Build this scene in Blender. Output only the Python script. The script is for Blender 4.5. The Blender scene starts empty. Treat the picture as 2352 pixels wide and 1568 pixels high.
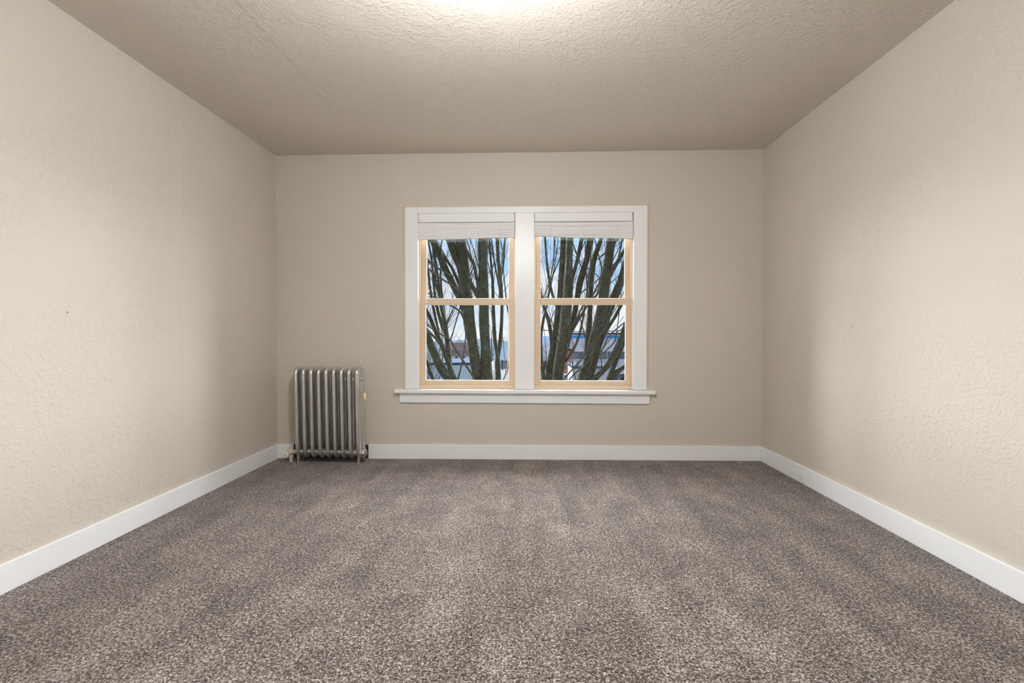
import bpy, bmesh, math, random
from mathutils import Vector, Matrix, noise as mnoise
random.seed(7)
C = bpy.context.scene.collection
PI = math.pi

# ---------------------------------------------------------------- camera
FPX, YAW, PIT, ROLL, CAMZ = 1089.95, 0.0340837, -0.0145777, -0.0030508, 1.06658
D = 4.04905            # back wall plane (y)
XL, XR, H = -2.18538, 1.96045, 2.6
F_ = Vector((-math.sin(YAW)*math.cos(PIT), math.cos(YAW)*math.cos(PIT), math.sin(PIT)))
R0 = F_.cross(Vector((0, 0, 1))).normalized(); U0 = R0.cross(F_)
R_ = R0*math.cos(ROLL)+U0*math.sin(ROLL); U_ = -R0*math.sin(ROLL)+U0*math.cos(ROLL)
CAM = Vector((0, 0, CAMZ))
cd = bpy.data.cameras.new('camera'); cam = bpy.data.objects.new('camera', cd); C.objects.link(cam)
cd.sensor_width = 36; cd.lens = FPX/2352*36; cd.clip_start = 0.02; cd.clip_end = 3000
cam.matrix_world = Matrix(((R_.x, U_.x, -F_.x, CAM.x), (R_.y, U_.y, -F_.y, CAM.y), (R_.z, U_.z, -F_.z, CAM.z), (0, 0, 0, 1)))
bpy.context.scene.camera = cam


def ray(px, py):
    return F_ + R_*((px-1176)/FPX) - U_*((py-784)/FPX)


def at(px, py, Y):
    d = ray(px, py); return CAM + d*(Y/d.y)


def at_z(px, py, Z):
    d = ray(px, py); return CAM + d*((Z-CAMZ)/d.z)


def at_x(px, py, X):
    d = ray(px, py); return CAM + d*(X/d.x)


# ---------------------------------------------------------------- view, sky, daylight
vs = bpy.context.scene.view_settings
vs.view_transform = 'Standard'; vs.look = 'None'; vs.gamma = 1; vs.use_curve_mapping = False
vs.exposure = 0.0
LAMP_POWER = 176.0
SKY_SUN = 59.0
wd = bpy.data.worlds.new('sky'); bpy.context.scene.world = wd; wd.use_nodes = True
nt = wd.node_tree; N = nt.nodes; L = nt.links; N.clear()
tc = N.new('ShaderNodeTexCoord'); sep = N.new('ShaderNodeSeparateXYZ'); L.new(tc.outputs['Generated'], sep.inputs[0])
mp = N.new('ShaderNodeMapping'); mp.inputs['Scale'].default_value = (5, 5, 14); L.new(tc.outputs['Generated'], mp.inputs[0])
nz = N.new('ShaderNodeTexNoise'); nz.inputs['Scale'].default_value = 1.3; nz.inputs['Detail'].default_value = 5; L.new(mp.outputs[0], nz.inputs[0])
ad = N.new('ShaderNodeMath'); ad.operation = 'MULTIPLY_ADD'; L.new(sep.outputs['Z'], ad.inputs[0]); ad.inputs[1].default_value = 2.6
L.new(nz.outputs[0], ad.inputs[2])
cr = N.new('ShaderNodeValToRGB'); L.new(ad.outputs[0], cr.inputs[0])
cr.color_ramp.elements[0].position = 0.62; cr.color_ramp.elements[0].color = (.90, .93, .99, 1)
cr.color_ramp.elements[1].position = 0.95; cr.color_ramp.elements[1].color = (.44, .66, .96, 1)
bg = N.new('ShaderNodeBackground'); L.new(cr.outputs[0], bg.inputs[0]); bg.inputs[1].default_value = 1.05
wo = N.new('ShaderNodeOutputWorld'); L.new(bg.outputs[0], wo.inputs[0])

sd = bpy.data.lights.new('daylight', 'SUN'); so = bpy.data.objects.new('daylight', sd); C.objects.link(so)
sd.energy = SKY_SUN; sd.angle = math.radians(118); sd.color = (.97, .985, 1.0)
so.rotation_euler = Vector((0, 1, .16)).to_track_quat('Z', 'Y').to_euler()
so.location = (0, 12, 8)

# ---------------------------------------------------------------- helpers


def col(s):
    def f(c):
        c /= 255.0
        return c/12.92 if c <= .04045 else ((c+.055)/1.055)**2.4
    return (f(s[0]), f(s[1]), f(s[2]), 1)


def mat(name, rgb, rough=.5, metal=0.0, spec=.5):
    m = bpy.data.materials.new(name); m.use_nodes = True
    b = m.node_tree.nodes['Principled BSDF']
    b.inputs['Base Color'].default_value = col(rgb); b.inputs['Roughness'].default_value = rough
    b.inputs['Metallic'].default_value = metal; b.inputs['Specular IOR Level'].default_value = spec
    return m


def G(m):
    nt = m.node_tree; return nt.nodes, nt.links, nt.nodes['Principled BSDF']


def add(N, typ, **kw):
    n = N.new(typ)
    for k, v in kw.items():
        if k.startswith('i_'):
            n.inputs[k[2:].replace('_', ' ')].default_value = v
        else:
            setattr(n, k, v)
    return n


def math_(N, L, op, a, b=None, c=None, clamp=False):
    n = N.new('ShaderNodeMath'); n.operation = op; n.use_clamp = clamp
    for i, v in enumerate((a, b, c)):
        if v is None: continue
        if isinstance(v, (int, float)): n.inputs[i].default_value = v
        else: L.new(v, n.inputs[i])
    return n.outputs[0]


def ramp(N, L, src, stops):
    r = N.new('ShaderNodeValToRGB'); L.new(src, r.inputs[0])
    e = r.color_ramp.elements
    while len(e) < len(stops): e.new(.5)
    for i, (p, c) in enumerate(stops):
        e[i].position = p; e[i].color = c if len(c) == 4 else (*c, 1)
    return r.outputs[0]


def g1(v): return (v, v, v, 1)


def noise_mat(m, scale=6, amount=.06, bump=0, bscale=60, detail=4):
    """mild uneven tone and a fine surface bump"""
    N, L, b = G(m)
    tc = add(N, 'ShaderNodeTexCoord')
    n = add(N, 'ShaderNodeTexNoise', i_Scale=scale, i_Detail=detail); L.new(tc.outputs['Object'], n.inputs[0])
    base = list(b.inputs['Base Color'].default_value)
    mx = add(N, 'ShaderNodeMix', data_type='RGBA')
    mx.inputs['A'].default_value = [c*(1-amount) for c in base[:3]]+[1]
    mx.inputs['B'].default_value = [min(1, c*(1+amount)) for c in base[:3]]+[1]
    L.new(n.outputs[0], mx.inputs['Factor']); L.new(mx.outputs['Result'], b.inputs['Base Color'])
    if bump:
        n2 = add(N, 'ShaderNodeTexNoise', i_Scale=bscale, i_Detail=3); L.new(tc.outputs['Object'], n2.inputs[0])
        bp = add(N, 'ShaderNodeBump', i_Strength=1.0, i_Distance=bump); L.new(n2.outputs[0], bp.inputs['Height']); L.new(bp.outputs[0], b.inputs['Normal'])
    return m


def plaster(name, rgb, amp=.0022, fine=.0006, seam=None, rough=.55):
    """skip-trowel plaster: broad crescents over a fine orange-peel, with a few nail holes"""
    m = mat(name, rgb, rough, spec=.35); N, L, b = G(m)
    tc = add(N, 'ShaderNodeTexCoord'); O = tc.outputs['Object']
    n0 = add(N, 'ShaderNodeTexNoise', i_Scale=22, i_Detail=2.0, i_Roughness=.5, i_Distortion=1.0); L.new(O, n0.inputs[0])
    ridge = ramp(N, L, n0.outputs[0], [(.50, g1(0)), (.585, g1(1)), (.63, g1(.85)), (.75, g1(.5))])
    n1 = add(N, 'ShaderNodeTexNoise', i_Scale=52, i_Detail=2.5, i_Roughness=.55, i_Distortion=.5); L.new(O, n1.inputs[0])
    bits = ramp(N, L, n1.outputs[0], [(.53, g1(0)), (.62, g1(1))])
    n2 = add(N, 'ShaderNodeTexNoise', i_Scale=130, i_Detail=3); L.new(O, n2.inputs[0])
    n3 = add(N, 'ShaderNodeTexNoise', i_Scale=1.3, i_Detail=2); L.new(O, n3.inputs[0])
    cover = ramp(N, L, n3.outputs[0], [(.35, g1(.35)), (.62, g1(1))])
    h = math_(N, L, 'MULTIPLY', ridge, .5)
    h = math_(N, L, 'MULTIPLY_ADD', bits, .42, h)
    h = math_(N, L, 'MULTIPLY', h, cover)
    h = math_(N, L, 'MULTIPLY_ADD', n2.outputs[0], fine/amp, h)
    n4 = add(N, 'ShaderNodeTexNoise', i_Scale=.9, i_Detail=1.5); L.new(O, n4.inputs[0])
    h = math_(N, L, 'MULTIPLY_ADD', n4.outputs[0], .0154/amp, h)      # broad unevenness of old plaster
    # nail holes
    v = add(N, 'ShaderNodeTexVoronoi', i_Scale=3.4); L.new(O, v.inputs[0])
    hole = ramp(N, L, v.outputs['Distance'], [(.008, g1(1)), (.016, g1(0))])
    vs_ = add(N, 'ShaderNodeSeparateColor'); L.new(v.outputs['Color'], vs_.inputs[0])
    pick = math_(N, L, 'GREATER_THAN', vs_.outputs[0], .45)
    hole = math_(N, L, 'MULTIPLY', hole, pick)
    h = math_(N, L, 'MULTIPLY_ADD', hole, -1.2, h)
    if seam:
        ax, pos, w, d = seam
        sp = add(N, 'ShaderNodeSeparateXYZ'); L.new(O, sp.inputs[0])
        wob = math_(N, L, 'MULTIPLY_ADD', n3.outputs[0], .03, -.015)
        s = math_(N, L, 'ADD', sp.outputs[ax], wob)
        s = math_(N, L, 'SUBTRACT', s, pos); s = math_(N, L, 'DIVIDE', s, w, None, True)
        h = math_(N, L, 'MULTIPLY_ADD', s, d/amp, h)
    bp = add(N, 'ShaderNodeBump', i_Strength=1.0, i_Distance=amp); L.new(h, bp.inputs['Height']); L.new(bp.outputs[0], b.inputs['Normal'])
    base = col(rgb)
    mx = add(N, 'ShaderNodeMix', data_type='RGBA'); L.new(n4.outputs[0], mx.inputs['Factor'])
    mx.inputs['A'].default_value = [c*.97 for c in base[:3]]+[1]; mx.inputs['B'].default_value = [c*1.03 for c in base[:3]]+[1]
    mh = add(N, 'ShaderNodeMix', data_type='RGBA'); L.new(hole, mh.inputs['Factor']); L.new(mx.outputs['Result'], mh.inputs['A'])
    mh.inputs['B'].default_value = [c*.25 for c in base[:3]]+[1]
    L.new(mh.outputs['Result'], b.inputs['Base Color'])
    return m


class MB:
    def __init__(self): self.bm = bmesh.new()

    def box(self, x0, x1, y0, y1, z0, z1, bev=0, M=None):
        r = bmesh.ops.create_cube(self.bm, size=1)
        v = r['verts']
        bmesh.ops.scale(self.bm, verts=v, vec=(x1-x0, y1-y0, z1-z0))
        bmesh.ops.translate(self.bm, verts=v, vec=((x0+x1)/2, (y0+y1)/2, (z0+z1)/2))
        if bev:
            es = set(e for q in v for e in q.link_edges)
            r2 = bmesh.ops.bevel(self.bm, geom=list(es), offset=bev, segments=2, affect='EDGES', profile=.6)
            v = list(set(q for f in r2['faces'] for q in f.verts) | set(q for q in v if q.is_valid))
        if M: bmesh.ops.transform(self.bm, matrix=M, verts=v)
        return self

    def prism(self, pts, axis, a, b):
        """extrude a closed outline; axis: 'x','y','z'"""
        def P(p, t):
            return {'x': (t, p[0], p[1]), 'y': (p[0], t, p[1]), 'z': (p[0], p[1], t)}[axis]
        A = [self.bm.verts.new(P(p, a)) for p in pts]; B = [self.bm.verts.new(P(p, b)) for p in pts]
        n = len(pts)
        for i in range(n): self.bm.faces.new((A[i], A[(i+1) % n], B[(i+1) % n], B[i]))
        self.bm.faces.new(A[::-1]); self.bm.faces.new(B)
        return self

    def tube(self, pts, rad, seg=8, cap=True, rough=0, ry=None):
        pts = [Vector(p) for p in pts]
        if isinstance(rad, (int, float)): rad = [rad]*len(pts)
        rings = []
        prev = None
        for i, p in enumerate(pts):
            t = (pts[min(i+1, len(pts)-1)]-pts[max(i-1, 0)]).normalized()
            a = prev if prev is not None else (Vector((1, 0, 0)) if abs(t.x) < .9 else Vector((0, 1, 0)))
            a = (a - t*a.dot(t)).normalized(); prev = a; b = t.cross(a)
            ring = []
            for k in range(seg):
                an = 2*PI*k/seg
                r = rad[i]
                if rough: r *= 1+rough*mnoise.noise(Vector((p.x*3+math.cos(an)*1.3, p.y*3+math.sin(an)*1.3, p.z*2.2)))
                ring.append(self.bm.verts.new(p + a*(math.cos(an)*r) + b*(math.sin(an)*r*(ry or 1))))
            rings.append(ring)
        for i in range(len(rings)-1):
            for k in range(seg):
                self.bm.faces.new((rings[i][k], rings[i][(k+1) % seg], rings[i+1][(k+1) % seg], rings[i+1][k]))
        if cap:
            self.bm.faces.new(rings[0][::-1]); self.bm.faces.new(rings[-1])
        return self

    def lathe(self, prof, M, seg=24):
        """prof: list of (r, h) along local z"""
        rings = []
        for r, h in prof:
            if r < 1e-6: rings.append([self.bm.verts.new(M @ Vector((0, 0, h)))]); continue
            rings.append([self.bm.verts.new(M @ Vector((r*math.cos(2*PI*k/seg), r*math.sin(2*PI*k/seg), h))) for k in range(seg)])
        for a, b in zip(rings, rings[1:]):
            for k in range(seg):
                k2 = (k+1) % seg
                if len(a) == 1 and len(b) == 1: continue
                if len(a) == 1: self.bm.faces.new((a[0], b[k2], b[k]))
                elif len(b) == 1: self.bm.faces.new((a[k], a[k2], b[0]))
                else: self.bm.faces.new((a[k], a[k2], b[k2], b[k]))
        return self

    def build(self, name, m, parent=None, smooth=False, bevel=0):
        bmesh.ops.recalc_face_normals(self.bm, faces=self.bm.faces[:])
        me = bpy.data.meshes.new(name); self.bm.to_mesh(me); self.bm.free()
        if smooth:
            for p in me.polygons: p.use_smooth = True
        me.materials.append(m)
        o = bpy.data.objects.new(name, me); C.objects.link(o)
        if parent is not None: o.parent = parent
        if bevel:
            bv = o.modifiers.new('bevel', 'BEVEL'); bv.width = bevel; bv.segments = 2; bv.limit_method = 'ANGLE'; bv.angle_limit = math.radians(50)
        return o


def tag(o, label=None, cat=None, group=None, kind=None):
    if label: o['label'] = label
    if cat: o['category'] = cat
    if group: o['group'] = group
    if kind: o['kind'] = kind
    return o


def empty(name, loc, rot=(0, 0, 0)):
    o = bpy.data.objects.new(name, None); C.objects.link(o); o.location = loc; o.rotation_euler = rot; o.empty_display_size = .1
    return o


# ---------------------------------------------------------------- materials
M_wall = plaster('wall_plaster', (207, 199, 188))
M_wallb = plaster('wall_plaster_back', (207, 199, 188), amp=.0013)
M_walll = plaster('wall_plaster_left', (207, 199, 188), seam=(1, 2.91, .006, .003))
M_ceil = plaster('ceiling_plaster', (214, 206, 195), amp=.0028, seam=(0, -1.32, .02, .002))
M_trim = noise_mat(mat('white_trim_paint', (241, 242, 243), .32), 5, .012, .0004, 25)
M_wood = noise_mat(mat('beige_sash_paint', (222, 200, 173), .45), 9, .05, .0002, 40)
M_white = mat('white_plastic', (242, 243, 244), .35)
M_dark = mat('dark_gap', (38, 33, 30), .8)

M_blind = mat('white_bamboo', (226, 225, 222), .6); N, L, b = G(M_blind)
tc = add(N, 'ShaderNodeTexCoord'); mp = add(N, 'ShaderNodeMapping'); mp.inputs['Scale'].default_value = (1.2, 1, 260); L.new(tc.outputs['Object'], mp.inputs[0])
n = add(N, 'ShaderNodeTexNoise', i_Scale=1.0, i_Detail=2); L.new(mp.outputs[0], n.inputs[0])
L.new(ramp(N, L, n.outputs[0], [(.36, col((218, 218, 217))), (.5, col((241, 241, 240))), (.7, col((243, 243, 242)))]), b.inputs['Base Color'])
bp = add(N, 'ShaderNodeBump', i_Strength=.8, i_Distance=.0015); L.new(n.outputs[0], bp.inputs['Height']); L.new(bp.outputs[0], b.inputs['Normal'])

M_glass = bpy.data.materials.new('window_glass'); M_glass.use_nodes = True
N = M_glass.node_tree.nodes; L = M_glass.node_tree.links; N.clear()
tr = add(N, 'ShaderNodeBsdfTransparent'); tr.inputs[0].default_value = (.97, .985, .98, 1)
gl = add(N, 'ShaderNodeBsdfGlossy'); gl.inputs['Roughness'].default_value = .01
fr = add(N, 'ShaderNodeFresnel', i_IOR=1.45); mxs = add(N, 'ShaderNodeMixShader')
fm = math_(N, L, 'MULTIPLY', fr.outputs[0], .5)
L.new(fm, mxs.inputs[0]); L.new(tr.outputs[0], mxs.inputs[1]); L.new(gl.outputs[0], mxs.inputs[2])
L.new(mxs.outputs[0], add(N, 'ShaderNodeOutputMaterial').inputs[0])

# carpet: mottled cut pile
M_carpet = mat('carpet_pile', (150, 138, 128), .95, spec=.1); N, L, b = G(M_carpet)
tc = add(N, 'ShaderNodeTexCoord'); O = tc.outputs['Object']
n1 = add(N, 'ShaderNodeTexNoise', i_Scale=170, i_Detail=3, i_Roughness=.65, i_Distortion=.8); L.new(O, n1.inputs[0])
n2 = add(N, 'ShaderNodeTexNoise', i_Scale=85, i_Detail=2, i_Roughness=.6, i_Distortion=.6); L.new(O, n2.inputs[0])
s = math_(N, L, 'MULTIPLY_ADD', n2.outputs[0], .35, math_(N, L, 'MULTIPLY', n1.outputs[0], .65))
n3 = add(N, 'ShaderNodeTexNoise', i_Scale=4.5, i_Detail=5, i_Roughness=.7, i_Distortion=.4); L.new(O, n3.inputs[0])
mp = add(N, 'ShaderNodeMapping'); mp.inputs['Rotation'].default_value = (0, 0, -.5); mp.inputs['Scale'].default_value = (7, .9, 1); L.new(O, mp.inputs[0])
n4 = add(N, 'ShaderNodeTexNoise', i_Scale=1, i_Detail=2); L.new(mp.outputs[0], n4.inputs[0])
s = math_(N, L, 'MULTIPLY_ADD', n3.outputs[0], .12, s)
s = math_(N, L, 'MULTIPLY_ADD', n4.outputs[0], .09, s)
cc = ramp(N, L, s, [(.51, col((28, 23, 20))), (.585, col((84, 74, 69))), (.635, col((124, 113, 106))), (.72, col((192, 181, 173)))])
L.new(cc, b.inputs['Base Color'])
bp = add(N, 'ShaderNodeBump', i_Strength=.9, i_Distance=.006); L.new(s, bp.inputs['Height']); L.new(bp.outputs[0], b.inputs['Normal'])
b.inputs['Sheen Weight'].default_value = .2

M_rad = mat('silver_radiator_paint', (212, 212, 210), .33, .93); noise_mat(M_rad, 14, .03)
M_brass = noise_mat(mat('cream_painted_valve', (216, 208, 190), .4, .1), 60, .1, .0006, 150)
M_tag = mat('beige_vent_paint', (226, 202, 170), .45)

M_bark = mat('mossy_bark', (70, 66, 52), .9, spec=.2); N, L, b = G(M_bark)
tc = add(N, 'ShaderNodeTexCoord'); O = tc.outputs['Object']
n1 = add(N, 'ShaderNodeTexNoise', i_Scale=7.5, i_Detail=7, i_Roughness=.8); L.new(O, n1.inputs[0])
c1 = ramp(N, L, n1.outputs[0], [(.34, col((34, 29, 25))), (.44, col((72, 60, 48))), (.50, col((66, 72, 42))), (.56, col((72, 78, 70))), (.68, col((112, 116, 108)))])
n2 = add(N, 'ShaderNodeTexNoise', i_Scale=38, i_Detail=5, i_Roughness=.7); L.new(O, n2.inputs[0])
v = ramp(N, L, n2.outputs[0], [(.36, g1(.25)), (.64, g1(1.1))])
mx = add(N, 'ShaderNodeMix', data_type='RGBA', blend_type='MULTIPLY'); mx.inputs['Factor'].default_value = 1
L.new(c1, mx.inputs['A']); L.new(v, mx.inputs['B']); L.new(mx.outputs['Result'], b.inputs['Base Color'])
bp = add(N, 'ShaderNodeBump', i_Strength=1, i_Distance=.02); L.new(n2.outputs[0], bp.inputs['Height']); L.new(bp.outputs[0], b.inputs['Normal'])
M_twig = noise_mat(mat('dark_twig_bark', (66, 62, 56), .9, spec=.2), 4, .4)
M_fartwig = noise_mat(mat('grey_twig_bark', (96, 92, 92), .9, spec=.2), 4, .3)

# ---------------------------------------------------------------- room shell
YB = -0.45      # rear wall, just behind the camera
T = .16
tB = .015       # baseboard thickness
BH = .122
cBL = at(633, 357, D); cBR = at(1754, 343, D)
l0 = at_x(105, 0, XL); r0 = at_x(2190, 0, XR)
# ceiling heights at the four corners (old plaster room, slightly out of level)


def extrap(a, b, Y): return a + (b-a)*((Y-a.y)/(b.y-a.y))


zLB, zRB = cBL.z, cBR.z
zLF = extrap(Vector((XL, D, zLB)), l0, YB).z; zRF = extrap(Vector((XR, D, zRB)), r0, YB).z


def wall_slab(name, pts, out, m):
    """pts: inner face quad; out: outward offset vector"""
    bm = bmesh.new(); A = [bm.verts.new(p) for p in pts]; B = [bm.verts.new(Vector(p)+out) for p in pts]
    bm.faces.new(A); bm.faces.new(B[::-1])
    for i in range(4): bm.faces.new((A[i], B[i], B[(i+1) % 4], A[(i+1) % 4]))
    k = MB(); k.bm.free(); k.bm = bm
    return tag(k.build(name, m), kind='structure')


wall_slab('wall_left', [(XL, YB, -.05), (XL, D, -.05), (cBL.x, D, zLB+.06), (XL, YB, zLF+.06)], Vector((-T, 0, 0)), M_walll)
wall_slab('wall_right', [(XR, D, -.05), (XR, YB, -.05), (XR, YB, zRF+.06), (cBR.x, D, zRB+.06)], Vector((T, 0, 0)), M_wall)
wall_slab('wall_rear', [(XR+T, YB, -.05), (XL-T, YB, -.05), (XL-T, YB, 2.75), (XR+T, YB, 2.75)], Vector((0, -T, 0)), M_wall)
# back wall with the window opening
OX0, OX1, OZ0, OZ1 = -.985, .94, .575, 2.125
k = MB()
k.box(XL-T, OX0, D, D+T, -.05, 2.75); k.box(OX1, XR+T, D, D+T, -.05, 2.75)
k.box(OX0, OX1, D, D+T, -.05, OZ0); k.box(OX0, OX1, D, D+T, OZ1, 2.75)
wb = tag(k.build('wall_back', M_wallb), kind='structure')

# ceiling: a grid that sags a little in the middle and lifts towards its edges
bm = bmesh.new(); n = 90; vv = []
for j in range(n+1):
    row = []
    for i in range(n+1):
        # denser near the edges
        u = .5-.5*math.cos(PI*i/n); w = .5-.5*math.cos(PI*j/n)
        x = XL-.02+(XR-XL+.04)*u; y = YB+(D-YB+.02)*w
        zz = (zLF*(1-u)+zRF*u)*(1-w)+(zLB*(1-u)+zRB*u)*w
        e = min((D-y)/.42, 1)*min((x-XL)/.5, 1)*min((XR-x)/.5, 1)
        e = max(0, e); e = e*e*(3-2*e)
        zz -= .020*e
        zz += .004*mnoise.noise(Vector((x*.8, y*.8, 3)))*min(1, max(0, (D-y)/.3))
        zz += .004*mnoise.noise(Vector((x*2.5, 0, 7)))*max(0, 1-(D-y)/.08)
        row.append(bm.verts.new((x, y, zz)))
    vv.append(row)
for j in range(n):
    for i in range(n):
        bm.faces.new((vv[j][i], vv[j+1][i], vv[j+1][i+1], vv[j][i+1]))
k = MB(); k.bm.free(); k.bm = bm
top = [bm.verts.new(p) for p in ((XL-T, YB-T, 2.8), (XR+T, YB-T, 2.8), (XR+T, D+T, 2.8), (XL-T, D+T, 2.8))]; bm.faces.new(top)
ce = tag(k.build('ceiling', M_ceil, smooth=True), kind='structure')

# floor
k = MB(); k.box(XL-T, XR+T, YB-T, D+T, -.08, 0)
tag(k.build('floor', M_carpet), kind='structure')


def baseboard(name, segs):
    k = MB()
    for (x0, x1, y0, y1) in segs: k.box(x0, x1, y0, y1, 0, BH)
    return tag(k.build(name, M_trim, bevel=.002), kind='structure')


gx0 = at(674, 1040, D-tB).x; gx1 = at(846, 1040, D-tB).x
baseboard('baseboard_left', [(XL, XL+tB, YB+tB, D)])
baseboard('baseboard_right', [(XR-tB, XR, YB+tB, D)])
baseboard('baseboard_back', [(XL+tB, gx0, D-tB, D), (gx1, XR-tB, D-tB, D)])
k = MB(); k.box(gx0-.01, gx1+.01, D-.004, D+.001, 0, BH-.004)
tag(k.build('trim_2', noise_mat(mat('bare_dark_wood', (70, 50, 40), .8), 9, .2)), kind='structure')
baseboard('baseboard_rear', [(XL, XR, YB, YB+tB)])

# ---------------------------------------------------------------- window (surround + two double-hung windows)
TILT = .0042
piv = Vector((0, D, 1.35))
surround = tag(empty('trim_1', piv, (0, TILT, 0)), kind='structure')


def wb_part(name, root, boxes, m, bevel=.003, lab=None):
    k = MB()
    for b_ in boxes:
        x0, x1, y0, y1, z0, z1 = b_
        k.box(x0-piv.x, x1-piv.x, y0-piv.y, y1-piv.y, z0-piv.z, z1-piv.z)
    o = k.build(name, m, root, bevel=bevel)
    if lab: o['label'] = lab
    return o


cx0, cx1 = -1.052, 1.000            # outer casing edges
jl0, jl1 = -.940, -.110             # left opening
jr0, jr1 = .052, .886               # right opening
ct, cb = 2.150, .600
wb_part('casing', surround, [(cx0, jl0, D-.020, D+.002, cb, ct), (jr1, cx1, D-.020, D+.002, cb, ct), (jl0, jr1, D-.020, D+.002, 2.096, ct)], M_trim)
wb_part('mullion', surround, [(jl1, jr0, D-.014, D+.06, cb, 2.1)], M_trim)
wb_part('jamb_liner', surround, [(OX0-.01, jl0, D, D+.15, cb-.04, 2.14), (jr1, OX1+.01, D, D+.15, cb-.04, 2.14), (OX0, OX1, D, D+.15, 2.096, 2.14), (jl1, jr0, D+.06, D+.15, cb, 2.1)], M_trim)
wb_part('backband', surround, [(cx0-.014, cx0, D-.010, D, cb, ct+.014), (cx1, cx1+.014, D-.010, D, cb, ct+.014), (cx0, cx1, D-.010, D, ct, ct+.014)],
        noise_mat(mat('caulked_edge', (214, 198, 178), .5), 20, .05), .003, 'beige painted edge strip')
wb_part('sill', surround, [(-1.138, 1.066, D-.058, D+.16, .566, .598)], M_trim, .006)
wb_part('apron', surround, [(-1.100, 1.025, D-.020, D, .482, .566)], M_trim)


def window_unit(name, x0, x1, side):
    root = tag(empty(name, piv, (0, TILT, 0)), kind='structure')
    yl, yu = D+.030, D+.068      # lower sash (room side), upper sash
    st = .046
    za = .615                    # top of wooden sub-sill
    wb_part('sub_sill', root, [(x0, x1, yl-.012, D+.15, .596, .634)], M_wood, .004)
    fl = wb_part('lower_sash', root, [(x0+.008, x0+.010+st, yl, yl+.024, .634, 1.378), (x1-.010-st, x1-.008, yl, yl+.024, .634, 1.378),
                                      (x0+.010+st, x1-.010-st, yl, yl+.024, .630, .672), (x0+.010+st, x1-.010-st, yl, yl+.034, 1.326, 1.378)], M_wood, .005)
    wb_part('glass', fl, [(x0+.05, x1-.05, yl+.008, yl+.011, .665, 1.335)], M_glass, 0)
    fu = wb_part('upper_sash', root, [(x0+.012, x0+.012+st, yu-.004, yu+.018, 1.322, 2.096), (x1-.012-st, x1-.012, yu-.004, yu+.018, 1.322, 2.096),
                                      (x0+.012+st, x1-.012-st, yu-.004, yu+.018, 1.322, 1.372), (x0+.012+st, x1-.012-st, yu-.004, yu+.018, 2.04, 2.096)], M_wood, .004)
    wb_part('glass', fu, [(x0+.05, x1-.05, yu+.006, yu+.009, 1.36, 2.05)], M_glass, 0)
    wb_part('stop_bead', root, [(x0-.002, x0+.014, yl-.012, yl+.001, .634, 2.096), (x1-.014, x1+.002, yl-.012, yl+.001, .634, 2.096)], M_wood, .002)
    wb_part('parting_bead', root, [(x0-.002, x0+.012, yl, D+.13, .634, 2.096), (x1-.012, x1+.002, yl, D+.13, .634, 2.096)], M_wood, .001)
    return root


w1 = window_unit('window_1', jl0, jl1, 0)
w2 = window_unit('window_2', jr0, jr1, 1)
wb_part('sash_latch', w1, [(jl0+.052, jl0+.068, D+.022, D+.034, 1.335, 1.368)], M_white, .002, 'small white plastic latch')

# ---------------------------------------------------------------- blinds


def blind(x0, x1, zl, zr, label, cord_x, wave):
    root = tag(empty('bamboo_blind', (0, D, 2.02), (0, TILT, 0)), label, 'blind')
    k = MB(); k.box(x0+.004, x1-.004, -.012, -.004, .002, .076)
    k.box(x0+.006, x1-.006, -.004, .03, .045, .076); k.box(x0+.004, x1-.004, .010, .016, -.03, .05)
    k.build('valance', M_blind_top, root, bevel=.0015)
    # rolled stack of slats: layered lips, with its lower edge out of level
    k = MB(); nseg = 40; layers = 7
    for q in range(layers):
        f0 = q/layers; f1 = (q+1)/layers
        prof = []
        rings = []
        for i in range(nseg+1):
            t = i/nseg; x = x0+.001+(x1-x0-.002)*t
            zb = zl+(zr-zl)*t + wave*math.sin(t*PI*3.1+.6)*.5
            zt = -.004 - (wave*.6)*math.sin(t*PI)
            za = zt+(zb-zt)*f0; zc = zt+(zb-zt)*f1+.0012
            yf = -.020-.006*math.sin(PI*(q+.5)/layers)-.0016*(q % 2)
            rings.append([k.bm.verts.new((x, .018, za)), k.bm.verts.new((x, yf+.0015, za)), k.bm.verts.new((x, yf, (za+zc)/2)), k.bm.verts.new((x, yf+.002, zc)), k.bm.verts.new((x, .018, zc))])
        for a, b_ in zip(rings, rings[1:]):
            for j in range(5): k.bm.faces.new((a[j], a[(j+1) % 5], b_[(j+1) % 5], b_[j]))
        k.bm.faces.new(rings[0][::-1]); k.bm.faces.new(rings[-1])
    rl = k.build('slat_stack', M_blind, root)
    for t in (.17, .5, .84):
        k = MB(); x = x0+(x1-x0)*t; zb = zl+(zr-zl)*t
        k.tube([(x, -.0285, -.012), (x+.002, -.0295, -.05), (x, -.029, -.09), (x+.001, -.0265, zb+.004)], .0012, 5)
        k.build('lift_cord', M_cordw, rl)
    return root


M_blind_top = noise_mat(mat('white_valance', (240, 241, 241), .5), 12, .01, .0003, 60)
M_cordw = mat('pale_cord', (214, 210, 204), .7)
M_cord = mat('cream_cord', (236, 222, 200), .7)
bl1 = blind(jl0+.002, jl1-.002, -.146, -.128, 'white bamboo blind rolled up over the left window, its lower edge dropping to the left', 0, .004)
bl2 = blind(jr0+.002, jr1-.002, -.120, -.145, 'white bamboo blind rolled up over the right window, its lower edge dropping to the right', 0, .004)


def cpt(px, py, dy): return Vector(at(px, py, D+dy)) - Vector((0, D, 2.02))


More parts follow.
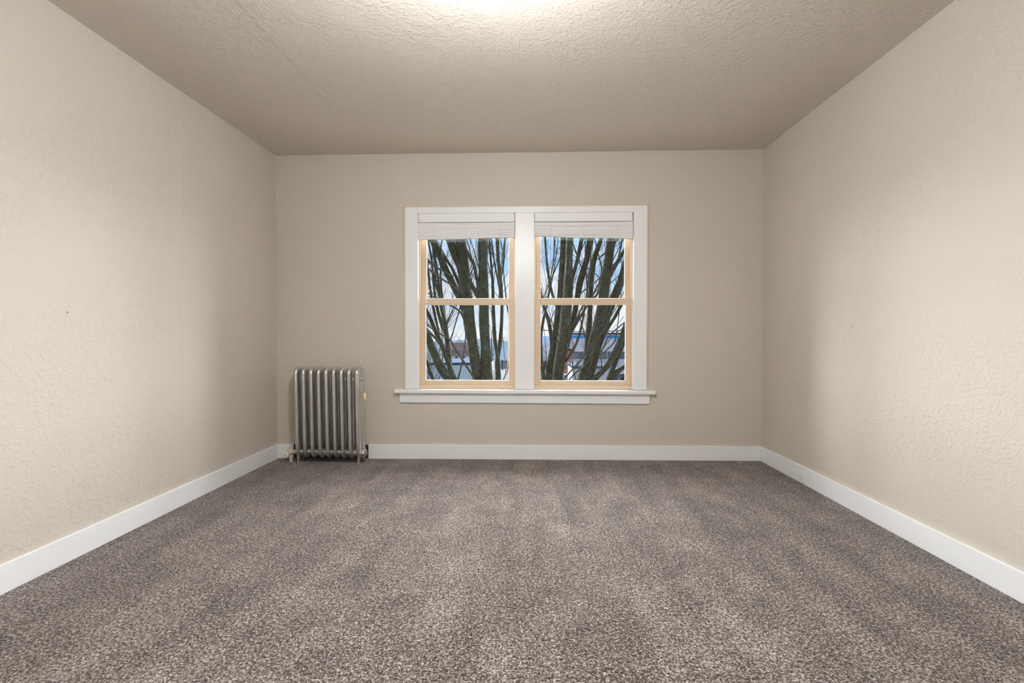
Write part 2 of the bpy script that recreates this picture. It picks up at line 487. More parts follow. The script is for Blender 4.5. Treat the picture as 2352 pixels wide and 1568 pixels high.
k = MB()
k.tube([cpt(1171, 548, .0), cpt(1169, 700, .010), cpt(1167, 830, .016), cpt(1164, 862, .014), cpt(1158, 878, .0), cpt(1150, 886, -.02), cpt(1147, 889, -.03)], .0016, 6)
k.tube([cpt(1169, 700, .012), cpt(1168, 850, .016), cpt(1166, 872, .006), cpt(1170, 880, -.01), cpt(1171, 888, -.03)], .0016, 6)
cdx = k.build('pull_cord', M_cord, bl1, smooth=True)
for px, py in ((1154, 887.5), (1170, 888)):
    k = MB(); p = cpt(px, py, -.03); k.lathe([(0, -.012), (.006, -.010), (.008, 0), (.004, .010), (0, .012)], Matrix.Translation(p) @ Matrix.Rotation(1.2, 4, 'Y'), 12)
    k.build('tassel', M_cord, cdx, smooth=True)
k = MB()
k.tube([cpt(1448.5, 548, 0), cpt(1448, 700, .012), cpt(1448, 850, .012), cpt(1447, 880, .0), cpt(1444, 889, -.02)], .0014, 6)
cdx = k.build('pull_cord', M_cord, bl2, smooth=True)
for px, py in ((1444, 889), (1450, 890)):
    k = MB(); p = cpt(px, py, -.03); k.lathe([(0, -.012), (.005, -.010), (.007, 0), (.004, .010), (0, .012)], Matrix.Translation(p) @ Matrix.Rotation(1.4, 4, 'Y'), 12)
    k.build('tassel', M_cord, cdx, smooth=True)

# ---------------------------------------------------------------- radiator
NSEC = 9; PITCH = .0650
RY = .022
rad = tag(empty('cast_iron_radiator', (-1.652, 3.905, 0), (math.radians(1.6), 0, math.radians(-3.5))),
          'silver-painted cast iron column radiator with nine sections, standing in the corner left of the window', 'radiator')
RH = .812; RB = .043; CYF, CYR = -.037, .037      # section top/bottom, column centres front/rear


def section_mesh(end):
    """one section: a closed loop of two columns joined by a rounded crown and a rounded foot"""
    bm = bmesh.new()
    hw, hd = .0178, .0340       # half width (x), half depth of a column
    seg = 16
    # centre path of the loop in (y,z)
    path = []
    rt = CYR
    zt = RH-hd-rt*.78; zb = RB+hd+.030
    m_ = 12
    for i in range(m_+1):
        a = PI*i/m_; path.append((-math.cos(a)*rt, zt+math.sin(a)*rt*.78))
    for i in range(1, 10): path.append((rt, zt+(zb-zt)*i/10))
    for i in range(m_+1):
        a = PI*i/m_; path.append((math.cos(a)*rt, zb-math.sin(a)*rt*.78))
    for i in range(1, 10): path.append((-rt, zb+(zt-zb)*i/10))
    n_ = len(path); rings = []
    for i, (y, z) in enumerate(path):
        a = path[i-1]; b_ = path[(i+1) % n_]
        ty, tz = b_[0]-a[0], b_[1]-a[1]; l = math.hypot(ty, tz); ty /= l; tz /= l
        ny, nz_ = -tz, ty
        ring = []
        # columns swell very slightly towards the top
        s = 1.0+.05*((z-RB)/(RH-RB)-.5)
        for k_ in range(seg):
            an = 2*PI*k_/seg
            cx = math.copysign(abs(math.cos(an))**.85, math.cos(an))*hw*s; r = math.copysign(abs(math.sin(an))**.9, math.sin(an))*hd
            ring.append(bm.verts.new((cx, y+ny*r, z+nz_*r)))
        rings.append(ring)
    for i in range(n_):
        a, b_ = rings[i], rings[(i+1) % n_]
        for k_ in range(seg): bm.faces.new((a[k_], a[(k_+1) % seg], b_[(k_+1) % seg], b_[k_]))
    k = MB(); k.bm.free(); k.bm = bm
    # waterway boss at the bottom
    k.lathe([(0, -.022), (.030, -.022), (.033, -.012), (.033, .012), (.030, .022), (0, .022)], Matrix.Translation((0, 0, RB+.045)) @ Matrix.Rotation(PI/2, 4, 'Y'), 20)
    # web between the columns near the ends
    k.box(-.006, .006, -.03, .03, RB+.02, RB+.11); k.box(-.006, .006, -.03, .03, RH-.10, RH-.02)
    return k


xs = [(i-(NSEC-1)/2)*PITCH for i in range(NSEC)]
proto = None
for i, x in enumerate(xs):
    if proto is None:
        proto = section_mesh(False).build('section', M_rad, rad, smooth=True); proto.location = (x, 0, 0)
    else:
        o = proto.copy(); C.objects.link(o); o.parent = rad; o.location = (x, 0, 0)
k0 = None
for i in range(NSEC-1):
    if k0 is None:
        k = MB(); k.lathe([(.0, -.012), (.022, -.012), (.024, 0), (.022, .012), (0, .012)], Matrix.Rotation(PI/2, 4, 'Y'), 20)
        k0 = k.build('hub', M_rad, rad, smooth=True); o = k0
    else:
        o = k0.copy(); C.objects.link(o); o.parent = rad
    o.location = ((xs[i]+xs[i+1])/2, 0, RB+.045)
for sx in (xs[0], xs[-1]):
    for sy in (-1, 1):
        k = MB(); y0 = CYR*sy
        q = 1 if sx < -.1 else -1
        rings = [(y0, RB+.095, .0185, .027), (y0, RB+.055, .0185, .026), (y0+.003*sy, RB+.015, .014, .018), (y0+.008*sy, .032, .0095, .012), (y0+.012*sy, .012, .0085, .011), (y0+.013*sy, -.004+(-.0018 if sy < 0 else .002), .0105, .013)]
        rr = []
        for (y, z, rx, ry_) in rings:
            rr.append([k.bm.verts.new((sx+rx*math.cos(2*PI*j/14), y+ry_*math.sin(2*PI*j/14), z)) for j in range(14)])
        for a, b_ in zip(rr, rr[1:]):
            for j in range(14): k.bm.faces.new((a[j], a[(j+1) % 14], b_[(j+1) % 14], b_[j]))
        k.bm.faces.new(rr[0]); k.bm.faces.new(rr[-1][::-1])
        k.build('leg', M_rad, rad, smooth=True)
# end bushing and plug on the right
xe = xs[-1]
k = MB(); k.lathe([(0, .018), (.034, .018), (.036, .024), (.036, .034), (.030, .040), (0, .040)], Matrix.Translation((xe, 0, RB+.045)) @ Matrix.Rotation(PI/2, 4, 'Y'), 8)
bush = k.build('end_bushing', M_rad, rad, bevel=.002)
k = MB(); k.lathe([(0, .038), (.019, .038), (.021, .044), (.019, .052), (.012, .055), (0, .055)], Matrix.Translation((xe, 0, RB+.040)) @ Matrix.Rotation(PI/2, 4, 'Y'), 8)
k.build('plug', noise_mat(mat('worn_plug_paint', (150, 140, 128), .5, .3), 60, .25), bush)
# tapping hole plug near the top of the end section
k = MB(); k.lathe([(0, .020), (.006, .020), (.006, .0255), (0, .0255)], Matrix.Translation((xe, -.012, RH-.115)) @ Matrix.Rotation(PI/2, 4, 'Y'), 10)
k.build('tapping_plug', M_dark, rad)
# air vent
k = MB()
k.tube([(xe+.018, -.012, .553), (xe+.044, -.014, .553)], .005, 10)
vent = k.build('air_vent', M_brass, rad, smooth=True); vent['label'] = 'beige air vent on the right end section'
k = MB(); k.lathe([(0, -.032), (.008, -.031), (.0115, -.026), (.0125, .0), (.0115, .018), (.007, .029), (0, .033)], Matrix.Translation((xe+.050, -.015, .562)) @ Matrix.Rotation(-.12, 4, 'Y'), 16)
k.build('vent_body', M_tag, vent, smooth=True)

# supply valve at the left
xv = xs[0]-.014
vz = RB+.043
k = MB(); k.lathe([(0, -.002), (.015, -.002), (.015, .016), (.022, .018), (.022, .034), (.014, .036), (.014, .048), (0, .048)], Matrix.Translation((xv-.006, 0, vz)) @ Matrix.Rotation(-PI/2, 4, 'Y'), 8)
valve = k.build('supply_valve', M_brass, rad); valve['label'] = 'cream painted supply valve at the left end'
k = MB(); k.lathe([(0, -.022), (.014, -.022), (.021, -.016), (.024, 0), (.021, .016), (.014, .024), (0, .026)], Matrix.Translation((xv-.078, 0, vz)), 18)
k.tube([(xv-.078, 0, -.004), (xv-.078, 0, vz-.015)], .013, 14)
k.tube([(xv-.064, 0, vz), (xv-.080, 0, vz)], .0145, 12)
k.lathe([(0, 0), (.016, 0), (.016, .010), (.011, .012), (.011, .030), (.007, .034), (.007, .052), (0, .052)], Matrix.Translation((xv-.078, -.008, vz-.002)) @ Matrix.Rotation(PI/2+.1, 4, 'X') @ Matrix.Rotation(.25, 4, 'Y'), 6)
k.build('valve_body', M_brass, valve, bevel=.001)
k = MB(); k.lathe([(0, .0), (.010, .0), (.024, .003), (.0285, .006), (.030, .011), (.0275, .016), (.020, .0175), (.007, .018), (0, .0175)], Matrix.Translation((xv-.092, -.058, vz-.006)) @ Matrix.Rotation(PI/2+.1, 4, 'X') @ Matrix.Rotation(.25, 4, 'Y'), 28)
hw_ = k.build('handwheel', mat('ivory_handwheel', (232, 226, 208), .35), valve, smooth=True)
k = MB(); k.lathe([(0, .017), (.0045, .017), (.0045, .0205), (0, .0215)], Matrix.Translation((xv-.092, -.058, vz-.006)) @ Matrix.Rotation(PI/2+.1, 4, 'X') @ Matrix.Rotation(.25, 4, 'Y'), 10)
k.build('wheel_screw', mat('dull_screw', (150, 146, 138), .4, .5), valve)

# ---------------------------------------------------------------- outlet in the right baseboard
oy, oz = 3.436, .0485
out = tag(empty('wall_outlet', (XR-tB, oy, oz)), 'white duplex electrical outlet set sideways in the white baseboard of the right wall', 'outlet')
k = MB(); k.box(-.0055, .0, -.058, .058, -.036, .036); k.build('cover_plate', M_white, out, bevel=.002)
for s_ in (-1, 1):
    k = MB(); k.prism([(s_*.021+.0165*math.cos(a*PI/8)*1.0, .0145*math.sin(a*PI/8)) for a in range(16)], 'x', -.0075, -.004)
    rc = k.build('receptacle', M_white, out, bevel=.0006)
    k = MB(); k.box(-.0080, -.0072, s_*.021-.004, s_*.021+.004, .004, .0055); k.box(-.0080, -.0072, s_*.021-.003, s_*.021+.003, -.0065, -.005)
    k.box(-.0080, -.0072, s_*.021+.008-.002, s_*.021+.008+.002, -.002, .002)
    k.build('slot', M_dark, rc)
k = MB(); k.lathe([(0, 0), (.003, 0), (.002, .0012), (0, .0014)], Matrix.Translation((-.0055, 0, 0)) @ Matrix.Rotation(-PI/2, 4, 'Y'), 10)
k.build('screw', M_white, out)

# ---------------------------------------------------------------- ceiling lamp
LX, LY = -.135, 1.45
lz = 2.585
LD = .140      # extra stem length, added to spread the lamp's light over the ceiling
lamp = tag(empty('ceiling_lamp', (LX, LY, lz)), 'round white glass lamp hung on a lengthened stem below the ceiling at the top of the photo', 'lamp')
k = MB(); k.lathe([(0, .05), (.175, .05), (.178, .0), (.172, -.012), (0, -.012)], Matrix.Identity(4), 48)
k.build('base_plate', M_white, lamp, smooth=False, bevel=.003)
M_lamp = bpy.data.materials.new('lit_opal_glass'); M_lamp.use_nodes = True
b = M_lamp.node_tree.nodes['Principled BSDF']; b.inputs['Base Color'].default_value = (.9, .88, .84, 1)
b.inputs['Emission Color'].default_value = (.97, .985, 1, 1); b.inputs['Emission Strength'].default_value = LAMP_POWER
k = MB(); k.lathe([(0, -.01), (.016, -.01), (.016, -.16-LD), (.05, -.165-LD), (.05, -.175-LD), (0, -.175-LD)], Matrix.Identity(4), 20)
k.build('stem', M_white, lamp, smooth=False)
k = MB(); prof = [(0, -.172-LD), (.06, -.172-LD), (.11, -.182-LD)]+[(.15*math.cos(a*PI/20), -.235-LD-.085*math.sin(a*PI/20)) for a in range(-7, 10)]+[(0, -.320-LD)]
k.lathe(prof, Matrix.Identity(4), 48)
k.build('glass_dome', M_lamp, lamp, smooth=True)

# ---------------------------------------------------------------- outside: ground, buildings, hills
GZ = -5.2
M_ground = noise_mat(mat('asphalt_and_grass', (62, 66, 66), .9, spec=0.0), .3, .25)
k = MB(); k.box(-90, 90, 5.5, 160, GZ-.3, GZ)
tag(k.build('ground', M_ground), kind='structure')
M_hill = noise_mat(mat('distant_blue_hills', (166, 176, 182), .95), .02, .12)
bm = bmesh.new(); n = 80; pts = []
for i in range(n+1):
    x = -420+840*i/n
    h = -4+9*mnoise.noise(Vector((x*.012, 1, 0)))+3*mnoise.noise(Vector((x*.04, 5, 0)))
    pts.append([bm.verts.new((x, 420, -30)), bm.verts.new((x, 430, h)), bm.verts.new((x, 520, h-4)), bm.verts.new((x, 560, -30))])
for a, b_ in zip(pts, pts[1:]):
    for j in range(3): bm.faces.new((a[j], b_[j], b_[j+1], a[j+1]))
k = MB(); k.bm.free(); k.bm = bm
tag(k.build('hills', M_hill, smooth=True), kind='structure')


def siding(name, rgb, scale, amt):
    m = mat(name, rgb, .8); N, L, b = G(m)
    tc = add(N, 'ShaderNodeTexCoord'); w = add(N, 'ShaderNodeTexWave', i_Scale=scale, bands_direction='Z'); L.new(tc.outputs['Object'], w.inputs[0])
    base = col(rgb); L.new(ramp(N, L, w.outputs[0], [(.0, [c*(1-amt) for c in base[:3]]+[1]), (.25, base)]), b.inputs['Base Color'])
    return m


M_pane = mat('dark_window_pane', (70, 84, 104), .15)


def building(label, px0, px1, pyt, Y, depth, m_wall, m_roof, pitch=0.0, band=None, wins=None, zb=GZ, name='building', lift=0):
    a = at(px0, pyt, Y); b_ = at(px1, pyt, Y); x0, x1, zt = a.x, b_.x, (a.z+b_.z)/2
    root = tag(empty(name, ((x0+x1)/2, Y+depth/2, zb)), label, 'building')
    w = (x1-x0)/2; d = depth/2; h = zt-zb
    MB().box(-w, w, -d, d, 0, h).build('wall', m_wall, root)
    k = MB()
    if pitch:
        k.prism([(-d-.4, h), (d+.4, h), (0, h+pitch)], 'x', -w-.3, w+.3)
    else:
        k.box(-w-.08, w+.08, -d-.08, d+.08, h, h+.22)
    k.build('roof', m_roof, root)
    if band:
        mb, z0, z1 = band
        MB().box(-w-.05, w+.05, -d-.06, -d, h-z1, h-z0).build('band', mb, root)
    if wins:
        nx, zs, ww, wh = wins
        for z in zs:
            for i in range(nx):
                x = -w+(i+.5)*2*w/nx
                f = MB().box(x-ww/2-.08, x+ww/2+.08, -d-.05, -d, z-.08, z+wh+.08).build('window', M_white, root)
                MB().box(x-ww/2, x+ww/2, -d-.07, -d-.03, z, z+wh).build('pane', M_pane, f)
    return root


M_pale = siding('pale_siding', (218, 218, 222), 2.2, .14)
M_lil = siding('lilac_panels', (212, 213, 222), 1.1, .05)
M_brown = noise_mat(mat('brown_wall', (120, 108, 108), .9), .5, .15)
M_brick = noise_mat(mat('red_brick', (150, 84, 68), .9), 3, .2)
M_blue = mat('bright_blue_fascia', (0, 140, 220), .4)
M_bluer = noise_mat(mat('blue_grey_roof', (84, 98, 116), .6, spec=0.0), .4, .1)
M_roofw = noise_mat(mat('pale_roof', (70, 78, 92), .7, spec=0.0), .4, .08)
M_roofd = noise_mat(mat('dark_roof', (56, 50, 52), .8, spec=0.0), .4, .15)
building('long low pale building with horizontal siding beyond the trees, left window', 940, 1118, 838, 43, 8, M_pale, M_roofw, 0, None, (9, (1.0,), 1.1, 1.0))
building('brown block with a dark roof just under the skyline, left window', 1016, 1082, 805, 62, 8, M_brown, M_roofd, 1.0, None, (4, (2.2,), 1.2, 1.1))
building('pale house with a blue-grey roof at the right edge of the left window', 1136, 1190, 826, 56, 8, M_pale, M_bluer, 1.4, None, (3, (2.2,), 1.0, 1.0))
building('pale lilac building with a bright blue stripe below its roof, right window', 1290, 1500, 768, 55, 14, M_lil, M_roofw, 0, (M_blue, .10, .42), (8, (.8, 3.4), 1.2, .9))
building('small red brick building between the trunks, right window', 1270, 1311, 806, 47, 5, M_brick, M_roofd, 0, None, (2, (1.2,), .8, 1.1))
building('house with a blue roof at the left edge of the right window', 1200, 1268, 792, 66, 8, M_pale, M_bluer, 1.2, None, (4, (1.4,), 1.1, 1.1))
building('low flat white building with a pale roof in front of the lilac one', 1316, 1400, 846, 39, 5, M_pale, M_roofw, 0, None, (5, (.9,), 1.1, .9))
# overhead wire between two poles
a = at(1194, 754, 24); b_ = at(1468, 757, 24)
M_pole = noise_mat(mat('weathered_pole', (98, 88, 78), .9), 3, .2)
for p, lab in ((a, 'weathered wooden utility pole behind the post between the two windows'), (b_, 'weathered wooden utility pole behind the right edge of the right window')):
    ro = tag(empty('utility_pole', (p.x, p.y, GZ)), lab, 'pole')
    hh = p.z-GZ
    MB().tube([(0, .12, -.05), (0, .12, hh+.5)], [.14, .10], 12).build('pole', M_pole, ro, smooth=True)
    MB().box(-.06, .06, .024, .22, hh-.14, hh-.02).build('crossarm', M_pole, ro)
k = MB(); k.tube([a.lerp(b_, i/10)-Vector((0, 0, .12*(1-((i-5)/5)**2))) for i in range(0, 11)], .022, 5)
tag(k.build('overhead_wire', M_dark), 'thin dark overhead wire crossing level behind the trunks of the right window', 'wire')

# ---------------------------------------------------------------- trees


def smooth_path(pts, rads, sub=6):
    """Catmull-Rom through points"""
    P = [Vector(p) for p in pts]; out = []; ro = []
    n_ = len(P)
    for i in range(n_-1):
        p0 = P[max(i-1, 0)]; p1 = P[i]; p2 = P[i+1]; p3 = P[min(i+2, n_-1)]
        for s_ in range(sub):
            t = s_/sub
            q = .5*((2*p1)+(-p0+p2)*t+(2*p0-5*p1+4*p2-p3)*t*t+(-p0+3*p1-3*p2+p3)*t**3)
            out.append(q); ro.append(rads[i]+(rads[i+1]-rads[i])*t)
    out.append(P[-1]); ro.append(rads[-1])
    return out, ro


def grow(k, p, d, length, r, depth, rng, up=.12, seg=4):
    """a wandering tapering twig with side shoots"""
    n_ = max(4, int(length/.16)); pts = [p.copy()]; q = p.copy(); d = d.normalized()
    for i in range(n_):
        d = (d+Vector((rng.gauss(0, .09), rng.gauss(0, .09), rng.gauss(0, .06)+up*.25))).normalized()
        q = q+d*(length/n_); pts.append(q.copy())
        if depth > 0 and i > 0 and rng.random() < .42:
            sd_ = (d+Vector((rng.uniform(-.8, .8), rng.uniform(-.6, .6), rng.uniform(-.1, .5)))).normalized()
            grow(k, q, sd_, length*rng.uniform(.3, .55), r*(1-i/n_)*.6+.0015, depth-1, rng, up, 3)
    k.tube(pts, [r*(1-.75*i/n_)+.001 for i in range(n_+1)], seg, cap=False)


def tree(name, label, stems, base, ground_r, seed, twigs, group=None, leaf=None):
    """stems: list of (Y, [(px,py,width_px)...] top to bottom, joins) ; base: crotch point in the world"""
    rng = random.Random(seed)
    root = tag(empty(name, (base.x, base.y, GZ)), label, 'tree', group)
    off = Vector((base.x, base.y, GZ))
    k = MB()
    pts, rr = smooth_path([Vector((base.x, base.y, GZ-.1)), Vector((base.x+.02, base.y, GZ+.5)), Vector((base.x-.05, base.y+.03, (GZ+base.z)/2)), base], [ground_r*1.35, ground_r, ground_r*.85, ground_r*.95])
    k.tube([p-off for p in pts], rr, 16, rough=.18)
    k.build('trunk', M_bark, root, smooth=True)
    anchors = []
    for si, (Y, pl, join) in enumerate(stems):
        P = []; W = []
        for j, (px, py, w) in enumerate(pl):
            y = Y+.10*math.sin(si*1.7+j*.6)
            if not join and j == len(pl)-1: y = base.y+.05; w *= .6
            P.append(at(px, py, y)); W.append(w*y/FPX/2)
        if join:                                  # goes down into the crotch
            tgt = base+Vector((rng.uniform(-.12, .12), rng.uniform(-.08, .08), rng.uniform(-.25, .05)))
            lo = P[-1]
            mid = lo.lerp(tgt, .5)+(P[-1]-P[-2])*.25
            P += [mid, tgt]; W += [W[-1]*1.15, W[-1]*1.3]
        # upward continuation
        d = (P[0]-P[1]).normalized(); ext = []
        q = P[0].copy(); r = W[0]; L_ = 1.2+55*r*.55
        n_ = 5
        for i in range(1, n_+1):
            d = (d+Vector((rng.gauss(0, .05), rng.gauss(0, .05), .07))).normalized()
            q = q+d*(L_/n_); ext.append((q.copy(), r*(1-.8*i/n_)))
        P = [e[0] for e in reversed(ext)]+P; W = [e[1] for e in reversed(ext)]+W
        pts, rr = smooth_path(P, W, 5)
        # slight natural wander
        k = MB(); sg = 14 if max(W) > .05 else (9 if max(W) > .02 else 6)
        k.tube([p-off for p in pts], rr, sg, rough=.22 if max(W) > .03 else .1)
        k.build('stem', M_bark if max(W) > .022 else M_twig, root, smooth=True)
        for p_, r_, q_ in zip(pts, rr, pts[1:]):
            if p_.z > -1.2: anchors.append((p_, max(r_, .006), (p_-q_).normalized()))
    k = MB()
    for i in range(twigs):
        p, r, d = rng.choice(anchors)
        side = Vector((rng.uniform(-1, 1), rng.uniform(-.8, .8), rng.uniform(.0, .6)))
        grow(k, p-off, d+side*.8, rng.uniform(.5, 1.7), min(r*.4, rng.uniform(.004, .011)), 2, rng)
    tag(k.build('twigs', M_twig, root), kind='stuff')
    return root


YT = 9.0
left = [
    (9.2, [(975, 520, 15), (994, 552, 16), (1010, 585, 16), (1024, 620, 15), (1040, 652, 16), (1058, 688, 17), (1070, 730, 15)], False),
    (9.0, [(1018, 520, 16), (1032, 550, 18), (1047, 590, 18), (1060, 622, 20), (1068, 660, 22), (1076, 700, 26), (1079, 745, 27), (1085, 790, 26), (1093, 840, 23), (1099, 870, 22), (1104, 910, 26)], True),
    (9.15, [(1054, 520, 22), (1058, 550, 24), (1064, 600, 23), (1070, 650, 25), (1074, 690, 22), (1078, 735, 18)], False),
    (8.9, [(1106, 510, 21), (1109, 552, 23), (1109, 600, 23), (1110, 650, 24), (1111, 700, 23), (1113, 760, 24), (1117, 820, 26), (1119, 870, 28), (1116, 910, 32)], True),
    (8.8, [(1058, 540, 6), (1067, 566, 7), (1080, 592, 8), (1088, 606, 7), (1095, 640, 7), (1102, 672, 9), (1108, 700, 8)], False),
    (8.85, [(1060, 600, 7), (1072, 632, 8), (1084, 655, 10), (1098, 682, 11), (1108, 712, 9)], False),
    (9.4, [(1022, 590, 6), (1036, 612, 7), (1046, 632, 8), (1056, 655, 8), (1068, 690, 8)], False),
    (9.1, [(1150, 640, 6), (1153, 700, 8), (1152, 745, 8), (1148, 790, 9), (1143, 822, 12), (1144, 870, 14), (1136, 920, 16)], True),
    (9.15, [(1131, 640, 6), (1133, 700, 8), (1135, 745, 8), (1137, 785, 9), (1143, 825, 10)], False),
    (9.5, [(1140, 520, 5), (1141, 560, 5), (1144, 600, 6), (1148, 645, 7), (1152, 690, 6)], False),
    (9.3, [(1126, 530, 3), (1132, 575, 4), (1137, 610, 4), (1145, 650, 5), (1150, 690, 5)], False),
    (9.4, [(1163, 520, 4), (1159, 560, 5), (1156, 610, 4), (1149, 650, 4), (1146, 690, 5)], False),
    (9.25, [(1148, 640, 3), (1158, 560, 3), (1166, 540, 3)][::-1], False),
    (8.95, [(1120, 560, 3), (1135, 600, 3)][::1] + [(1121, 628, 3)], False),
    # fan at the lower left
    (8.7, [(962, 735, 14), (980, 770, 16), (993, 803, 18), (1009, 838, 20), (1030, 868, 22), (1062, 910, 24)], True),
    (8.8, [(966, 690, 7), (984, 722, 8), (1002, 765, 10), (1018, 800, 10), (1031, 836, 11), (1043, 868, 12), (1066, 915, 12)], True),
    (9.0, [(1006, 640, 6), (1013, 700, 9), (1021, 740, 10), (1027, 775, 11), (1031, 805, 11), (1034, 840, 9), (1042, 872, 8), (1060, 915, 10)], True),
    (8.75, [(972, 745, 4), (984, 760, 5), (1003, 780, 6), (1018, 803, 6), (1030, 835, 5)], False),
    (9.1, [(985, 560, 4), (992, 600, 5), (996, 650, 6), (1003, 700, 7), (1013, 740, 8), (1024, 772, 8)], False),
    (9.3, [(978, 560, 3), (983, 620, 5), (988, 660, 5), (994, 700, 6), (1004, 745, 6), (1012, 780, 6)], False),
    (9.4, [(994, 570, 4), (999, 610, 4), (1001, 650, 5), (1010, 683, 6), (1016, 720, 6)], False),
    (9.3, [(1012, 600, 3), (1013, 650, 4), (1018, 700, 6), (1024, 740, 6), (1028, 760, 6)], False),
    (8.6, [(970, 590, 4), (1000, 612, 4), (1022, 624, 4), (1034, 632, 4)], False),
    (8.6, [(970, 604, 4), (1000, 630, 5), (1030, 650, 4), (1055, 668, 4), (1068, 690, 4)], False),
    (8.9, [(1038, 715, 3), (1028, 738, 4), (1026, 760, 4)], False),
    (8.9, [(1012, 690, 3), (1036, 702, 4), (1055, 714, 4), (1065, 733, 4), (1070, 760, 4)], False),
    (8.7, [(1004, 762, 3), (1033, 780, 4), (1047, 803, 4), (1066, 832, 5), (1088, 868, 5), (1098, 900, 6)], False),
    (8.9, [(1057, 705, 3), (1047, 740, 3), (1038, 770, 3), (1030, 790, 3)], False),
    (8.9, [(1070, 770, 3), (1066, 800, 3), (1062, 828, 3), (1054, 862, 4), (1048, 890, 4)], False),
    (9.4, [(972, 800, 6), (982, 835, 7), (994, 868, 8), (1015, 905, 8)], True),
    (9.2, [(1172, 740, 4), (1178, 790, 5), (1165, 850, 5), (1152, 880, 5)], False),
]
base1 = at(1104, 960, 8.95)
tree('bare_tree', 'mossy bare tree with many stems right outside the left window', left, base1, .34, 3, 170)
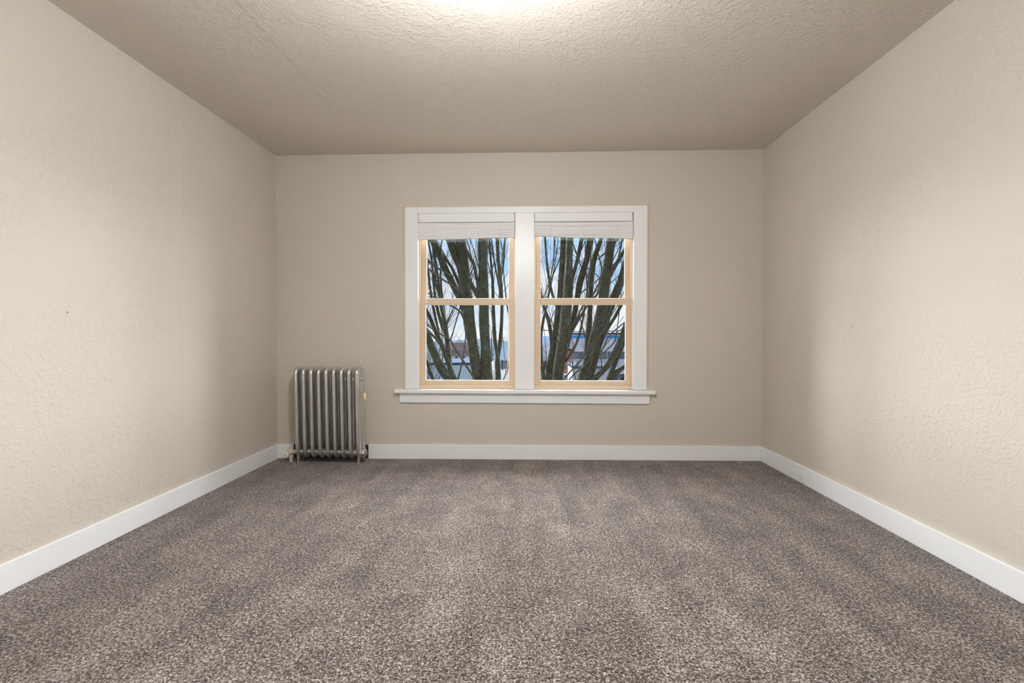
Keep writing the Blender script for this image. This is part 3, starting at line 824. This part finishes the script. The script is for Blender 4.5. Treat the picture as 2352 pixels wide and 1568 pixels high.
right = [
    (9.2, [(1297, 510, 12), (1294, 560, 13), (1291, 620, 14), (1286, 680, 15), (1279, 740, 15), (1273, 790, 18), (1267, 830, 20), (1262, 870, 22), (1262, 910, 26)], True),
    (8.9, [(1312, 510, 15), (1309, 560, 16), (1307, 610, 18), (1306, 650, 20), (1303, 690, 22), (1299, 740, 23), (1292, 790, 26), (1286, 835, 25), (1281, 870, 25), (1278, 915, 28)], True),
    (9.0, [(1340, 515, 8), (1336, 548, 9), (1330, 580, 9), (1322, 612, 9), (1313, 645, 9), (1308, 680, 9)], False),
    (9.0, [(1362, 510, 15), (1356, 550, 16), (1349, 590, 14), (1339, 625, 15), (1331, 655, 14), (1323, 700, 12), (1314, 745, 12), (1303, 790, 12), (1293, 835, 12)], False),
    (9.1, [(1392, 510, 8), (1378, 556, 11), (1365, 595, 12), (1359, 640, 11), (1356, 690, 12), (1354, 740, 14), (1350, 790, 16), (1345, 840, 18)], False),
    (8.8, [(1409, 510, 18), (1404, 548, 19), (1399, 590, 20), (1393, 630, 23), (1388, 662, 25), (1383, 705, 23), (1374, 745, 24), (1363, 790, 26), (1353, 835, 27), (1342, 870, 29), (1330, 915, 32)], True),
    (8.9, [(1443, 560, 7), (1430, 582, 8), (1416, 605, 9), (1404, 628, 9), (1394, 655, 9)], False),
    (8.9, [(1446, 570, 11), (1434, 608, 12), (1422, 648, 12), (1407, 684, 14), (1394, 715, 14), (1384, 755, 12), (1374, 800, 12), (1362, 850, 12), (1350, 890, 12)], False),
    (8.7, [(1448, 610, 6), (1434, 640, 7), (1423, 668, 7), (1412, 695, 7), (1401, 722, 8), (1388, 765, 7), (1378, 800, 7)], False),
    (8.8, [(1438, 680, 7), (1426, 702, 8), (1412, 728, 8), (1394, 758, 7), (1381, 790, 7)], False),
    (8.7, [(1248, 515, 4), (1252, 550, 5), (1255, 590, 5), (1260, 635, 6), (1268, 672, 6), (1277, 705, 5)], False),
    (9.3, [(1272, 520, 2), (1273, 560, 3), (1271, 600, 3), (1264, 640, 3), (1258, 680, 3), (1245, 720, 3)], False),
    (9.4, [(1300, 560, 2), (1285, 595, 3), (1273, 625, 3), (1260, 655, 3), (1247, 685, 4)], False),
    (8.8, [(1240, 660, 5), (1246, 695, 6), (1258, 730, 8), (1265, 765, 9), (1266, 800, 9)], False),
    (8.7, [(1256, 700, 4), (1248, 735, 6), (1242, 780, 7), (1244, 830, 9), (1250, 875, 10), (1256, 915, 10)], True),
    (8.6, [(1352, 640, 3), (1344, 700, 4), (1335, 750, 5), (1325, 785, 6), (1309, 815, 6), (1294, 838, 5)], False),
    (8.7, [(1350, 700, 4), (1336, 722, 6), (1322, 745, 7), (1309, 770, 7), (1300, 800, 7)], False),
    (8.8, [(1352, 690, 3), (1342, 697, 4), (1326, 728, 4), (1315, 748, 5)], False),
    (8.6, [(1356, 800, 3), (1336, 824, 3), (1313, 850, 4), (1290, 876, 4)], False),
    (8.6, [(1360, 810, 3), (1345, 838, 3), (1322, 856, 4), (1300, 880, 4)], False),
    (8.7, [(1448, 715, 9), (1436, 750, 12), (1424, 785, 13), (1406, 822, 14), (1388, 848, 13), (1364, 872, 13), (1342, 905, 14)], True),
    (8.9, [(1446, 755, 9), (1432, 785, 11), (1420, 815, 12), (1408, 845, 12), (1398, 870, 13), (1370, 915, 14)], True),
    (8.8, [(1462, 820, 9), (1440, 838, 10), (1418, 853, 11), (1398, 872, 10), (1370, 905, 10)], True),
    (8.6, [(1462, 845, 6), (1440, 860, 6), (1420, 874, 7)], False),
    (8.8, [(1342, 700, 2), (1400, 770, 3), (1440, 735, 3)][1:][::-1] + [(1385, 800, 3), (1365, 830, 4)], False),
    (8.9, [(1420, 735, 2), (1413, 780, 3), (1397, 800, 3), (1380, 815, 3)], False),
    (8.9, [(1394, 655, 5), (1386, 640, 4), (1400, 600, 4)][::-1] + [(1374, 672, 5), (1364, 690, 5)], False),
    (8.8, [(1400, 570, 3), (1385, 585, 4), (1372, 596, 4)], False),
    (9.3, [(1430, 540, 4), (1424, 575, 4), (1415, 610, 5)], False),
    (9.3, [(1376, 590, 3), (1382, 620, 4), (1376, 650, 4), (1371, 680, 3)], False),
    (8.9, [(1346, 622, 3), (1348, 655, 3), (1351, 690, 3)], False),
    (8.9, [(1358, 655, 3), (1340, 668, 3), (1328, 680, 3)], False),
]
base2 = at(1306, 965, 8.95)
tree('bare_tree', 'mossy bare tree with wide leaning stems right outside the right window', right, base2, .40, 5, 150)


def far_tree(label, px, Y, height, seed, nst, group):
    rng = random.Random(seed); p0 = at(px, 900, Y)
    root = tag(empty('bare_tree', (p0.x, Y, GZ)), label, 'tree', group)
    k = MB(); k.tube([(0, 0, -.1), (.02, 0, 1.2), (0, .05, 2.4)], [.14, .11, .09], 10, rough=.1); k.build('trunk', M_fartwig, root, smooth=True)
    k = MB()
    for i in range(nst):
        a = rng.uniform(0, 2*PI); sp = rng.uniform(.03, .16)
        grow(k, Vector((0, .03, rng.uniform(1.8, 2.4))), Vector((math.cos(a)*sp, math.sin(a)*sp, 1)), height*rng.uniform(.6, 1), rng.uniform(.012, .028), 2, rng, .2, 5)
    tag(k.build('branches', M_fartwig, root), kind='stuff')


far_tree('slender grey bare tree farther back at the left side of the left window', 975, 16, 7.0, 11, 5, None)
far_tree('slender grey bare tree farther back in the right window, between the two thick stems', 1330, 19, 7.0, 14, 5, None)
